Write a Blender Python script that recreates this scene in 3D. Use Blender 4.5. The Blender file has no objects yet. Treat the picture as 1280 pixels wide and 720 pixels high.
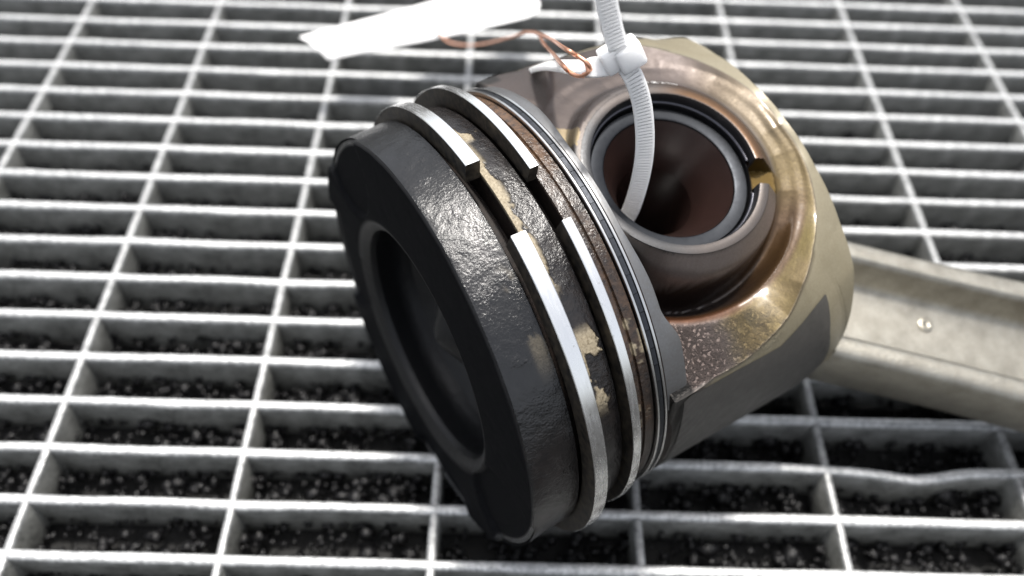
import bpy, bmesh, math, random
import numpy as np
from mathutils import Matrix, Vector

random.seed(7)
rng = np.random.default_rng(11)
MM = 0.001
scene = bpy.context.scene
COL = scene.collection

# ------------------------------------------------------------------ camera, world, sun, exposure
CAM = np.array([-30.796, -226.688, 165.340])
RT = np.array([0.99943640, 0.01656614, 0.02919656])
UP = np.array([-0.03058119, 0.80801691, 0.58836507])
FW = np.array([0.01384437, 0.58892634, -0.80806813])
FPX = 991.15
cam_data = bpy.data.cameras.new('camera')
cam = bpy.data.objects.new('camera', cam_data)
COL.objects.link(cam)
cam.matrix_world = Matrix(((RT[0], UP[0], -FW[0], CAM[0] * MM), (RT[1], UP[1], -FW[1], CAM[1] * MM),
                           (RT[2], UP[2], -FW[2], CAM[2] * MM), (0, 0, 0, 1)))
cam_data.sensor_width = 36.0
cam_data.lens = FPX / 1280.0 * 36.0
cam_data.clip_start = 0.005
cam_data.clip_end = 100.0
cam_data.dof.use_dof = True
cam_data.dof.focus_distance = 0.1200
cam_data.dof.aperture_fstop = 12.0
scene.camera = cam

SUN_EL, SUN_AZ = math.radians(76), math.radians(5)      # azimuth measured from +Y towards +X
world = bpy.data.worlds.new('World')
scene.world = world
world.use_nodes = True
wt = world.node_tree
bg = wt.nodes['Background']
sky = wt.nodes.new('ShaderNodeTexSky')
sky.sky_type = 'NISHITA'
sky.sun_disc = False
sky.sun_elevation = SUN_EL
sky.sun_rotation = SUN_AZ
sky.air_density = 1.0
sky.dust_density = 4.0
sky.ozone_density = 1.0
hsv = wt.nodes.new('ShaderNodeHueSaturation')            # thin bright cloud: nearly colourless sky
hsv.inputs['Saturation'].default_value = 0.30
wt.links.new(sky.outputs[0], hsv.inputs['Color'])
wt.links.new(hsv.outputs[0], bg.inputs['Color'])
bg.inputs['Strength'].default_value = 0.13
sun_data = bpy.data.lights.new('sun', 'SUN')
sun_data.energy = 2.9
sun_data.angle = math.radians(5)
sun_data.color = (1.0, 0.96, 0.90)
sun = bpy.data.objects.new('sun', sun_data)
COL.objects.link(sun)
sdir = Vector((math.sin(SUN_AZ) * math.cos(SUN_EL), math.cos(SUN_AZ) * math.cos(SUN_EL), math.sin(SUN_EL)))
sun.rotation_euler = sdir.to_track_quat('Z', 'Y').to_euler()
vs = scene.view_settings
vs.view_transform = 'Standard'
vs.look = 'None'
vs.exposure = 1.0
vs.gamma = 1.0
vs.use_curve_mapping = False
scene.cycles.max_bounces = 8
scene.cycles.caustics_reflective = False
scene.cycles.caustics_refractive = False

# ------------------------------------------------------------------ pose of the piston (fitted to the photograph)
C0 = np.array([-45.036, -148.755, 40.304])                # centre of the crown
AX = np.array([0.8537958, 0.5205584, -0.0071848])         # s: crown -> skirt
OT = np.array([0.5028700, -0.8281988, -0.2474035])        # b: across
PN = np.array([0.1347385, -0.2076191, 0.9688859])         # h: along the wrist pin
SP = 44.94                                                # pin axis at this s
DEG = math.pi / 180


def W(s, b, h):
    """piston coordinates -> world mm"""
    return C0 + s * AX + b * OT + h * PN


def ray(px, py):
    return RT * ((px - 640) / FPX) - UP * ((py - 360) / FPX) + FW


def at_h(px, py, h):
    r = ray(px, py)
    t = (h - (CAM - C0) @ PN) / (r @ PN)
    return CAM + r * t


def at_z(px, py, z):
    r = ray(px, py)
    return CAM + r * ((z - CAM[2]) / r[2])


# ------------------------------------------------------------------ helpers
def put(o, parent=None, **props):
    COL.objects.link(o)
    if parent is not None:
        o.parent = parent
    for k, v in props.items():
        o[k] = v
    return o


def empty(name, loc_mm, label, cat, rot=None, group=None):
    o = bpy.data.objects.new(name, None)
    o.empty_display_size = 0.01
    COL.objects.link(o)
    m = Matrix.Translation(Vector([v * MM for v in loc_mm]))
    if rot is not None:
        m = m @ rot.to_4x4()
    o.matrix_world = m
    o['label'] = label
    o['category'] = cat
    if group:
        o['group'] = group
    return o


def mesh_obj(name, verts_mm, faces, mat, parent=None, smooth=35, cols=None, loc=None):
    me = bpy.data.meshes.new(name)
    v = np.asarray(verts_mm, dtype=float) * MM
    me.from_pydata(v.tolist(), [], faces)
    if cols is not None:
        a = me.color_attributes.new('Col', 'FLOAT_COLOR', 'POINT')
        c = np.ones((len(v), 4), dtype=np.float32)
        cc = np.asarray(cols, dtype=np.float32)
        c[:, :cc.shape[1]] = cc
        a.data.foreach_set('color', c.ravel())
    bm = bmesh.new()
    bm.from_mesh(me)
    bmesh.ops.recalc_face_normals(bm, faces=bm.faces)
    bm.to_mesh(me)
    bm.free()
    if smooth:
        me.polygons.foreach_set('use_smooth', [True] * len(me.polygons))
        me.set_sharp_from_angle(angle=smooth * DEG)
    me.materials.append(mat)
    o = bpy.data.objects.new(name, me)
    put(o, parent)
    return o


def lathe(profile, n=256, closed=False, th0=0.0, th1=360.0, ob=0.0, oh=0.0):
    """profile [(s, r)] turned about the piston axis; local X = s, Y = -b, Z = h; theta from h towards b"""
    full = abs(th1 - th0 - 360) < 1e-6
    m = n if full else n + 1
    V, F = [], []
    k = len(profile)
    for i in range(m):
        t = (th0 + (th1 - th0) * i / n) * DEG
        for s, r in profile:
            V.append((s, -(ob + r * math.sin(t)), oh + r * math.cos(t)))
    for i in range(n):
        j = (i + 1) % m
        for a in range(k if closed else k - 1):
            b = (a + 1) % k
            F.append((i * k + a, i * k + b, j * k + b, j * k + a))
    if closed and not full:
        F.append(tuple(range(k)))
        F.append(tuple(n * k + a for a in range(k)))
    return V, F


def dense(profile, step):
    out = [profile[0]]
    for p, q in zip(profile[:-1], profile[1:]):
        d = math.hypot(q[0] - p[0], q[1] - p[1])
        n = max(1, int(d / step))
        for i in range(1, n + 1):
            out.append((p[0] + (q[0] - p[0]) * i / n, p[1] + (q[1] - p[1]) * i / n))
    return out


def catmull(P, n):
    P = [np.array(p, float) for p in P]
    Q = [2 * P[0] - P[1]] + P + [2 * P[-1] - P[-2]]
    out = []
    for i in range(1, len(Q) - 2):
        for k in range(n):
            t = k / n
            out.append(0.5 * (2 * Q[i] + (Q[i + 1] - Q[i - 1]) * t + (2 * Q[i - 1] - 5 * Q[i] + 4 * Q[i + 1] - Q[i + 2]) * t * t
                              + (3 * Q[i] - Q[i - 1] - 3 * Q[i + 1] + Q[i + 2]) * t ** 3))
    out.append(P[-1])
    return out


def tube(path, r, n=8):
    V, F = [], []
    prev = None
    for i, p in enumerate(path):
        a = path[max(0, i - 1)]
        b = path[min(len(path) - 1, i + 1)]
        t = (b - a) / np.linalg.norm(b - a)
        if prev is None:
            prev = np.cross(t, [0.3, 0.2, 1.0])
        u = prev - t * (prev @ t)
        u /= np.linalg.norm(u)
        prev = u
        v = np.cross(t, u)
        rr = r[i] if hasattr(r, '__len__') else r
        for k in range(n):
            an = 2 * math.pi * k / n
            V.append(p + rr * (math.cos(an) * u + math.sin(an) * v))
    for i in range(len(path) - 1):
        for k in range(n):
            F.append((i * n + k, i * n + (k + 1) % n, (i + 1) * n + (k + 1) % n, (i + 1) * n + k))
    F.append(tuple(range(n)))
    F.append(tuple((len(path) - 1) * n + k for k in range(n)))
    return V, F


def sweep(path, sides, section):
    """section [(w, d)] swept along path; sides = width direction per point"""
    V, F = [], []
    k = len(section)
    for i, p in enumerate(path):
        a = path[max(0, i - 1)]
        b = path[min(len(path) - 1, i + 1)]
        t = (b - a) / np.linalg.norm(b - a)
        w = sides[i] - t * (sides[i] @ t)
        w /= np.linalg.norm(w)
        nrm = np.cross(t, w)
        for x, y in section:
            V.append(p + w * x + nrm * y)
    for i in range(len(path) - 1):
        for a in range(k):
            b = (a + 1) % k
            F.append((i * k + a, i * k + b, (i + 1) * k + b, (i + 1) * k + a))
    F.append(tuple(range(k)))
    F.append(tuple((len(path) - 1) * k + a for a in range(k)))
    return V, F


def smoothstep(a, b, x):
    t = np.clip((x - a) / (b - a), 0, 1)
    return t * t * (3 - 2 * t)


def vnoise(p, seed=0):
    """cheap value noise on an (n, 3) array"""
    p = np.asarray(p, float)
    i = np.floor(p).astype(np.int64)
    f = p - i
    f = f * f * (3 - 2 * f)
    out = np.zeros(len(p))
    for dx in (0, 1):
        for dy in (0, 1):
            for dz in (0, 1):
                h = ((i[:, 0] + dx) * 374761393 + (i[:, 1] + dy) * 668265263 + (i[:, 2] + dz) * 2147483647 + seed * 974711) & 0xffffffff
                h = ((h ^ (h >> 13)) * 1274126177) & 0xffffffff
                h = (h ^ (h >> 16)) / 4294967295.0
                w = (f[:, 0] if dx else 1 - f[:, 0]) * (f[:, 1] if dy else 1 - f[:, 1]) * (f[:, 2] if dz else 1 - f[:, 2])
                out += w * h
    return out


def fbm(p, sc, seed=0, octv=4):
    p = np.asarray(p, float) * sc
    o, a, t = np.zeros(len(p)), 1.0, 0.0
    for k in range(octv):
        o += a * vnoise(p, seed + k)
        t += a
        a *= 0.5
        p = p * 2.03 + 11.3
    return o / t


# ------------------------------------------------------------------ materials
class Mat:
    def __init__(self, name, color=(.5, .5, .5), rough=.5, metal=0.0, **kw):
        self.m = bpy.data.materials.new(name)
        self.m.use_nodes = True
        self.nt = self.m.node_tree
        self.b = self.nt.nodes['Principled BSDF']
        self.b.inputs['Base Color'].default_value = (*color, 1)
        self.b.inputs['Roughness'].default_value = rough
        self.b.inputs['Metallic'].default_value = metal
        for k, v in kw.items():
            self.b.inputs[k.replace('_', ' ')].default_value = v
        self._co = None
        self._n = None

    def new(self, t):
        return self.nt.nodes.new(t)

    def link(self, a, b):
        self.nt.links.new(a, b)

    def coord(self, scale=(1, 1, 1)):
        tc = self.new('ShaderNodeTexCoord')
        mp = self.new('ShaderNodeMapping')
        mp.inputs['Scale'].default_value = [1000 * s for s in scale]
        self.link(tc.outputs['Object'], mp.inputs['Vector'])
        return mp.outputs[0]

    def noise(self, scale, detail=5, rough=.6, stretch=(1, 1, 1), dist=0.0):
        n = self.new('ShaderNodeTexNoise')
        n.inputs['Scale'].default_value = scale
        n.inputs['Detail'].default_value = detail
        n.inputs['Roughness'].default_value = rough
        n.inputs['Distortion'].default_value = dist
        self.link(self.coord(stretch), n.inputs['Vector'])
        return n.outputs[0]

    def voronoi(self, scale, feature='F1', stretch=(1, 1, 1), out='Distance'):
        n = self.new('ShaderNodeTexVoronoi')
        n.feature = feature
        n.inputs['Scale'].default_value = scale
        self.link(self.coord(stretch), n.inputs['Vector'])
        return n.outputs[out]

    def ramp(self, src, stops):
        r = self.new('ShaderNodeValToRGB')
        e = r.color_ramp.elements
        while len(e) < len(stops):
            e.new(0.5)
        for el, (p, c) in zip(e, stops):
            el.position = p
            el.color = (c, c, c, 1) if not hasattr(c, '__len__') else (*c, 1)
        self.link(src, r.inputs['Fac'])
        return r.outputs['Color']

    def mix(self, fac, a, b, blend='MIX'):
        n = self.new('ShaderNodeMix')
        n.data_type = 'RGBA'
        n.blend_type = blend
        for src, idx in ((fac, 0), (a, 6), (b, 7)):
            if hasattr(src, 'is_linked'):
                self.link(src, n.inputs[idx])
            elif idx == 0:
                n.inputs[0].default_value = src
            else:
                n.inputs[idx].default_value = (*src, 1)
        return n.outputs[2]

    def math(self, op, a, b=0.0):
        n = self.new('ShaderNodeMath')
        n.operation = op
        for i, s in enumerate((a, b)):
            if hasattr(s, 'is_linked'):
                self.link(s, n.inputs[i])
            else:
                n.inputs[i].default_value = s
        return n.outputs[0]

    def attr(self, name='Col', out='Color'):
        n = self.new('ShaderNodeAttribute')
        n.attribute_name = name
        return n.outputs[out]

    def set(self, sock, src):
        self.link(src, self.b.inputs[sock])

    def bump(self, src, dist_mm, strength=1.0):
        n = self.new('ShaderNodeBump')
        n.inputs['Strength'].default_value = strength
        n.inputs['Distance'].default_value = dist_mm * MM
        self.link(src, n.inputs['Height'])
        if self._n is not None:
            self.link(self._n, n.inputs['Normal'])
        self._n = n.outputs[0]
        if 'Normal' in self.b.inputs:
            self.link(self._n, self.b.inputs['Normal'])


# galvanised grating
def make_galv(name='galvanised_steel', k=1.0):
    m = Mat(name, (.5, .5, .5), .5, .35)
    grime = m.noise(.16, 6, .65)
    fine = m.noise(1.3, 4, .6)
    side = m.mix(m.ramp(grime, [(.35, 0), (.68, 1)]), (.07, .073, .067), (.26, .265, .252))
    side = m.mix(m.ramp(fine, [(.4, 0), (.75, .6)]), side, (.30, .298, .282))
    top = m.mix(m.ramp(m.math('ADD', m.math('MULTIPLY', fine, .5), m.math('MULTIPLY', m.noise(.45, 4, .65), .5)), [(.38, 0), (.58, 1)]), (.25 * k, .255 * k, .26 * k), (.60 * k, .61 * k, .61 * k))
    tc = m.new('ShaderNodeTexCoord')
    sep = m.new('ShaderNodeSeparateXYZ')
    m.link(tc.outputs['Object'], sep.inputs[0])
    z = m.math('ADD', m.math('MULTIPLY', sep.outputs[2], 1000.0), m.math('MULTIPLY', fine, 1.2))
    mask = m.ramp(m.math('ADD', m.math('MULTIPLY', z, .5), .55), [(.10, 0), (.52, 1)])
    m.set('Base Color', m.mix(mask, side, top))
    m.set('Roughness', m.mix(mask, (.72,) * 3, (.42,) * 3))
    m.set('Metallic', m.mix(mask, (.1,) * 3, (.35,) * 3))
    m.bump(m.noise(.7, 5, .65), .25, .6)
    m.bump(m.noise(3.5, 3, .6), .06, .5)
    return m.m


def make_gravel():
    m = Mat('black_granules', (.012, .012, .013), .30, Specular_IOR_Level=.32)
    m.set('Base Color', m.mix(m.ramp(m.noise(.25, 3), [(.35, 0), (.7, 1)]), (.002, .002, .0024), (.009, .009, .010)))
    m.bump(m.noise(2.2, 4), .3, .7)
    return m.m


def make_ground():
    m = Mat('dark_grit', (.02, .02, .02), .8)
    m.set('Base Color', m.mix(m.noise(.5, 4), (.003, .003, .003), (.012, .012, .012)))
    return m.m


def make_carbon():
    m = Mat('carbon_crust', (.02, .02, .02), .4)
    att = m.attr('Col')                               # r: glossy crust, g: beige deposit, b: brown tint
    sep = m.new('ShaderNodeSeparateColor')
    m.link(att, sep.inputs[0])
    crust, dep, brown = sep.outputs[0], sep.outputs[1], sep.outputs[2]
    n1 = m.noise(.9, 6, .65)
    n2 = m.noise(2.6, 5, .7, dist=.6)
    base = m.mix(m.ramp(n1, [(.3, 0), (.75, 1)]), (.0045, .0047, .0055), (.0085, .0088, .0098))
    base = m.mix(m.math('MULTIPLY', brown, m.ramp(n1, [(.35, .3), (.6, 1)])), base, (.095, .052, .026))
    dcol = m.mix(m.ramp(n2, [(.35, 0), (.65, 1)]), (.15, .12, .075), (.33, .285, .205))
    base = m.mix(dep, base, dcol)
    m.set('Base Color', base)
    rr = m.mix(m.ramp(crust, [(.1, 0), (.75, 1)]), (.66,) * 3, (.22,) * 3)
    rr = m.mix(m.ramp(n2, [(.45, 0), (.75, .3)]), rr, (.42,) * 3)
    rr = m.mix(dep, rr, (.72,) * 3)
    m.set('Roughness', rr)
    m.set('Specular IOR Level', m.mix(crust, (.014,) * 3, (.62,) * 3))
    wr = m.noise(1.3, 4, .6, stretch=(1.3, .8, .8), dist=.5)
    gr = m.noise(2.5, 4, .6)
    cr = m.ramp(m.voronoi(.16, 'DISTANCE_TO_EDGE'), [(0, 0), (.03, 1)])
    big = m.noise(.22, 4, .6)
    h = m.math('ADD', m.math('MULTIPLY', wr, .10), m.math('MULTIPLY', gr, .36))
    amp = m.math('MULTIPLY', m.ramp(big, [(.36, .25), (.62, 1.0)]), m.math('ADD', m.math('MULTIPLY', crust, .9), .06))
    m.bump(m.math('MULTIPLY', h, amp), .42, 1.0)
    m.bump(m.math('MULTIPLY', cr, m.math('MULTIPLY', crust, m.ramp(big, [(.50, 0), (.62, 1)]))), .06, .6)
    m.bump(m.noise(9, 3, .6), .02, .5)
    return m.m


def make_chrome():
    m = Mat('ground_chrome', (.78, .78, .77), .2, 1.0)
    sc = m.noise(.35, 4, .6, stretch=(6, 1, 1))
    spots = m.noise(1.0, 5, .7)
    m.set('Base Color', m.mix(m.ramp(spots, [(.62, 0), (.70, .75)]), (.93, .93, .92), (.40, .37, .33)))
    m.set('Roughness', m.ramp(sc, [(.3, .17), (.7, .32)]))
    m.bump(m.noise(.5, 3, .5, stretch=(5, .5, .5)), .012, .4)
    return m.m


def make_ring_side():
    m = Mat('sooted_ring_flank', (.03, .028, .026), .45, .4)
    m.set('Base Color', m.mix(m.ramp(m.noise(.7, 5), [(.35, 0), (.7, 1)]), (.010, .010, .010), (.085, .070, .052)))
    m.bump(m.noise(2.5, 4), .06, .7)
    return m.m


def make_belt_dark():
    m = make_carbon()
    return m


def make_skirt():
    m = Mat('oily_aluminium', (.5, .45, .42), .4, .85)
    col = m.attr('Col')
    al = m.attr('Col', 'Alpha')                        # wetness
    n = m.noise(.5, 5, .6)
    f = m.noise(2.4, 5, .65)
    c = m.mix(m.ramp(n, [(.3, .0), (.75, .35)]), col, (.75, .70, .62), 'MULTIPLY')
    c = m.mix(m.ramp(f, [(.35, .0), (.72, .30)]), c, (.55, .47, .36), 'MULTIPLY')
    m.set('Base Color', c)
    m.set('Roughness', m.math('ADD', m.mix(m.ramp(f, [(.3, 0), (.7, 1)]), (.32,) * 3, (.46,) * 3), m.math('MULTIPLY', al, .16)))
    m.set('Coat Weight', m.math('MULTIPLY', al, .6))
    m.b.inputs['Coat Roughness'].default_value = .16
    m.b.inputs['Coat IOR'].default_value = 1.47
    m.set('Metallic', m.math('MULTIPLY', m.attr('Metal', 'Fac'), m.math('SUBTRACT', .9, m.math('MULTIPLY', al, .30))))
    pit = m.attr('Pit', 'Fac')
    m.bump(m.math('MULTIPLY', m.ramp(m.noise(1.25, 4, .6), [(.40, 0), (.62, 1)]), pit), .62, 1.0)
    m.bump(m.noise(.45, 3, .5), .05, .4)
    m.bump(m.noise(4.2, 3, .6), .02, .45)
    return m.m


def make_coating():
    m = Mat('graphite_skirt_print', (.06, .058, .055), .5, .25)
    m.set('Base Color', m.mix(m.noise(1.2, 5), (.050, .047, .043), (.085, .080, .072)))
    m.set('Roughness', m.ramp(m.noise(.4, 4), [(.3, .38), (.7, .52)]))
    m.bump(m.noise(5, 3), .02, .6)
    m.bump(m.noise(.7, 2, stretch=(1, .05, .05)), .012, .6)
    return m.m


def make_pin(name, c, r, bands=True):
    m = Mat(name, c, r, 1.0)
    m.set('Base Color', m.mix(m.noise(.5, 5), c, tuple(v * .7 for v in c)))
    m.set('Roughness', m.ramp(m.noise(1.1, 4), [(.3, r * .85), (.7, r * 1.2)]))
    m.bump(m.noise(2.2, 4), .02, .5)
    return m.m


def make_rod():
    m = Mat('forged_steel', (.5, .47, .42), .42, 1.0)
    n = m.noise(.28, 5, .6)
    f = m.noise(1.8, 5, .65)
    c = m.mix(m.ramp(n, [(.3, 0), (.7, 1)]), (.255, .24, .205), (.39, .372, .325))
    c = m.mix(m.ramp(f, [(.4, 0), (.75, .35)]), c, (.22, .20, .16))
    m.set('Base Color', c)
    m.set('Roughness', m.ramp(f, [(.3, .36), (.7, .52)]))
    m.bump(f, .10, .8)
    m.bump(m.noise(.5, 3), .06, .5)
    return m.m


def make_simple(name, c, r, metal=0, nscale=1.0, var=.2, bump=.03, **kw):
    m = Mat(name, c, r, metal, **kw)
    m.set('Base Color', m.mix(m.noise(nscale, 4), tuple(v * (1 - var) for v in c), c))
    if bump:
        m.bump(m.noise(nscale * 2.5, 3), bump, .6)
    return m.m


GALV_DULL = make_galv('dulled_zinc', .62)
GALV, GRAVEL, GROUND = make_galv(), make_gravel(), make_ground()
CARBON, CHROME, RSIDE = make_carbon(), make_chrome(), make_ring_side()
SKIRT, COATING = make_skirt(), make_coating()
PIN_FACE = make_pin('ground_pin_face', (.031, .033, .037), .42)
PIN_BORE = make_simple('varnished_pin_bore', (.024, .0125, .0105), .30, 0, .35, .45, .04)
ROD = make_rod()
CLIP = make_simple('spring_steel', (.10, .10, .115), .35, 1.0, 1.0)
NYLON = make_simple('white_nylon', (.93, .935, .94), .36, 0, .4, .03, .02, Subsurface_Weight=.9, Subsurface_Scale=.003, Subsurface_Radius=(1, 1, 1))
PAPER = make_simple('white_card', (.86, .86, .86), .7, 0, .15, .03, .05)
COPPER = make_simple('copper_wire', (.90, .47, .31), .36, .9, 1.5, .2, .02)
RAIL = make_simple('oil_rail_steel', (.72, .72, .71), .25, 1.0, .8, .2, .02)
EXPAND = make_simple('expander_spring', (.075, .08, .09), .42, 1.0, 2.0, .5, .05)

# ------------------------------------------------------------------ ground, granules, grating
PIT, PITCH = 11.798, 43.46


def make_ground_sheet():
    S = 3000
    o = mesh_obj('ground', [(-S, -S, -15), (S, -S, -15), (S, S, -15), (-S, S, -15)], [(0, 1, 2, 3)], GROUND, smooth=0)
    o['kind'] = 'structure'


make_ground_sheet()


def make_granules():
    t = (1 + 5 ** .5) / 2
    iv = np.array([(-1, t, 0), (1, t, 0), (-1, -t, 0), (1, -t, 0), (0, -1, t), (0, 1, t), (0, -1, -t), (0, 1, -t),
                   (t, 0, -1), (t, 0, 1), (-t, 0, -1), (-t, 0, 1)], float) / math.sqrt(1 + t * t)
    fi = np.array([(0, 11, 5), (0, 5, 1), (0, 1, 7), (0, 7, 10), (0, 10, 11), (1, 5, 9), (5, 11, 4), (11, 10, 2), (10, 7, 6), (7, 1, 8),
                   (3, 9, 4), (3, 4, 2), (3, 2, 6), (3, 6, 8), (3, 8, 9), (4, 9, 5), (2, 4, 11), (6, 2, 10), (8, 6, 7), (9, 8, 1)])
    N = 30000
    x = rng.uniform(-250, 200, N)
    y = rng.uniform(-215, 40, N)
    r = (.5 + 1.2 * rng.random(N) ** 2.2) * (1 + .5 * (rng.random(N) < .06))
    hump = fbm(np.stack([x, y, 0 * x], 1), .05, 3, 3)
    z = -11.6 + hump * 4.2 + rng.uniform(-.7, .9, N)
    d = 1 + rng.normal(0, .30, (N, 12, 3))
    st = rng.uniform(.65, 1.3, (N, 1, 3))
    V = (iv[None] * d * st) * r[:, None, None] + np.stack([x, y, z], 1)[:, None, :]
    F = fi[None] + (np.arange(N) * 12)[:, None, None]
    me = bpy.data.meshes.new('granules')
    me.vertices.add(N * 12)
    me.vertices.foreach_set('co', (V * MM).astype(np.float32).ravel())
    nf = N * 20
    me.loops.add(nf * 3)
    me.loops.foreach_set('vertex_index', F.astype(np.int32).ravel())
    me.polygons.add(nf)
    me.polygons.foreach_set('loop_start', np.arange(0, nf * 3, 3, dtype=np.int32))
    me.polygons.foreach_set('use_smooth', np.ones(nf, dtype=bool))
    me.update(calc_edges=True)
    me.materials.append(GRAVEL)
    o = bpy.data.objects.new('granules', me)
    put(o, None, kind='stuff', label='glossy black granules lying under the steel grating', category='granules')


make_granules()

grating = empty('floor_grating', (0, -90, 0), 'galvanised steel floor grating of narrow bars under the piston', 'grating')


def bar_mesh(L, w, hgt, ztop, seed, axis, n=60, wob=.12, bend=None):
    """one bar: rounded top, slightly uneven edges, running along X or Y"""
    r = np.random.default_rng(seed)
    sec = [(-.5 * w, -hgt), (-.5 * w, -.55), (-.40 * w, -.16), (-.22 * w, 0), (.22 * w, 0), (.40 * w, -.16), (.5 * w, -.55), (.5 * w, -hgt)]
    ph = r.uniform(0, 100)
    V, F = [], []
    k = len(sec)
    for i in range(n + 1):
        u = -L / 2 + L * i / n
        off = 0 if bend is None else bend(u)
        for j, (a, z) in enumerate(sec):
            nz = vnoise(np.array([[u * .23 + ph, j * 3.1, seed]]))[0] - .5
            n2 = vnoise(np.array([[u * .05 + ph, j * .1, seed + 9]]))[0] - .5
            aa = a + nz * wob * 1.4 + n2 * .35 + off
            zz = z + (nz * wob if j in (2, 3, 4, 5) else 0) + n2 * .15
            V.append((u, aa, zz + ztop) if axis == 'x' else (aa, u, zz + ztop))
    for i in range(n):
        for j in range(k):
            q = (j + 1) % k
            F.append((i * k + j, i * k + q, (i + 1) * k + q, (i + 1) * k + j))
    F.append(tuple(range(k)))
    F.append(tuple(n * k + a for a in range(k)))
    return V, F


X0, X1 = -270.0, 232.0
base = None
long_meshes = []
for v in range(5):
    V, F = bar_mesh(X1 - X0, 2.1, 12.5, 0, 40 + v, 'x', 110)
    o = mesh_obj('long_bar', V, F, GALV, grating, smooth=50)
    long_meshes.append(o)
ks = list(range(-6, 19))
free = list(long_meshes)
for k in ks:
    if k == 13:
        bp = at_z(1150, 598, 0)[0] - (X0 + X1) / 2
        V, F = bar_mesh(X1 - X0, 2.1, 12.5, 0, 77, 'x', 260, .12,
                        lambda u: -1.9 * math.exp(-((u - bp) / 9.0) ** 2) - .5 * math.exp(-((u - bp + 14) / 12.0) ** 2))
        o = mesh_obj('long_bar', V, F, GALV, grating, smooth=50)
        o['label'] = 'long bar bent forward below the connecting rod'
    elif free:
        o = free.pop()
    else:
        o = long_meshes[(k * 7) % 5].copy()
        COL.objects.link(o)
        o.parent = grating
    o.location = ((X0 + X1) / 2 * MM, (-k * PIT + 90) * MM, rng.uniform(-.12, .06) * MM)
cross_meshes = []
for v in range(3):
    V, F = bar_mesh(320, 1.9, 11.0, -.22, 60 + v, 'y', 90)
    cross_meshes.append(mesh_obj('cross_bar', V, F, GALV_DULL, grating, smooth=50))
free = list(cross_meshes)
for i in range(-2, 10):
    if free:
        o = free.pop()
    else:
        o = cross_meshes[(i * 5) % 3].copy()
        COL.objects.link(o)
        o.parent = grating
    o.location = ((i - 4) * PITCH * MM, (-82 + 90) * MM, 0)

# ------------------------------------------------------------------ piston
R3 = Matrix(((AX[0], -OT[0], PN[0]), (AX[1], -OT[1], PN[1]), (AX[2], -OT[2], PN[2])))
M_P = Matrix.Translation(Vector((C0 * MM).tolist())) @ R3.to_4x4()
basep = W(35, 0, 0)
piston = empty('piston', (basep[0], basep[1], 0), 'blackened engine piston with carboned crown and oily skirt lying on the grating', 'piston')


def pobj(name, V, F, mat, parent=None, smooth=35, cols=None):
    par = parent or piston
    o = mesh_obj(name, V, F, mat, par, smooth, cols)
    if parent is None:
        o.matrix_parent_inverse = piston.matrix_world.inverted()
        o.matrix_basis = M_P
    return o


def polar(V):
    V = np.asarray(V, float)
    b, h = -V[:, 1], V[:, 2]
    return V, V[:, 0], np.degrees(np.arctan2(b, h)), np.hypot(b, h)


piston.rotation_euler = (0, 0, 0)
bpy.context.view_layer.update()

# crown: bowl, rim face with valve pockets, top land
prof = dense([(4.0, 0.02), (5.0, 2.5), (9.5, 9.5), (12.0, 13.0), (13.2, 16.5), (12.6, 20.0), (10.0, 22.9), (7.0, 23.6), (4.2, 22.9),
              (2.6, 22.5), (1.4, 22.8), (.7, 23.7), (.2, 24.6), (0, 25.4)], 1.2)
prof += dense([(0, 25.4), (0, 39.25)], .55)[1:]
prof += [(.42, 39.66), (.9, 39.7)]
prof += dense([(.9, 39.7), (8.2, 39.7)], .45)[1:]
prof += [(8.35, 39.55), (8.4, 39.2), (8.4, 35.0)]
V, F = lathe(prof, 400)
V, s, th, r = polar(V)
b, h = -V[:, 1], V[:, 2]
for (pb, ph, pr, dep) in ((36.5, -2.0, 12.8, 1.1), (-34.0, 16.0, 11.5, 1.0), (20.0, -34.5, 11.5, 1.0), (-31, -17, 12.5, 1.1)):
    d = np.hypot(b - pb, h - ph)
    m = (np.abs(s) < .5) & (r > 25)
    V[m, 0] += (dep * (1 - smoothstep(pr - .45, pr + .45, d)))[m]
land = (s > .9) & (s < 8.3) & (r > 39)
nn = fbm(V, .35, 5, 5) - .5
n3 = fbm(V, 1.1, 9, 3) - .5
amp = np.where(land, .015 * nn + .045 * n3 * (th > -5), 0)
edge = (s >= .1) & (s <= .9) & (r > 38.5)
amp = np.where(edge, .14 * nn, amp)
rad = (r + amp) / np.maximum(r, 1e-6)
V[:, 1] *= rad
V[:, 2] *= rad
face = (np.abs(s) < .01) & (r > 25.5)
V[face, 0] += .10 * (fbm(V[face], .5, 21, 4) - .5)
cols = np.zeros((len(V), 4))
cols[:, 3] = 1
crustmask = np.where((s > .3) & (r > 38.5), 1.0, np.where(r < 25, .50, .02))
crustmask = np.where((s > .3) & (r > 38.5), .72 + .28 * smoothstep(-30, 14, th + 30 * nn), crustmask)
cols[:, 0] = crustmask
dm = smoothstep(.54, .56, fbm(V * [1.0, .5, .5], .55, 31, 4)) * smoothstep(5.3, 6.3, s) * smoothstep(6, 14, th) * (1 - smoothstep(26, 36, th)) * (r > 39)
cols[:, 1] = dm * .22
# the crown sits slightly out of line with the belt in the photograph
wq = np.clip(1 - s / 8.4, 0, 1) ** 1.0
wq = np.where(r < 34.9, 1.0, wq)
V[:, 0] += wq * (-1.06 + .044 * V[:, 2])
V[:, 1] *= 1 + .015 * wq
V[:, 2] = V[:, 2] * (1 + .015 * wq) - 2.2 * wq
cols[:, 2] = np.where((s > .5) & (r > 38.5), smoothstep(36, 58, th) * .06, 0)
pobj('crown', V, F, CARBON, smooth=28, cols=cols)

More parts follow.
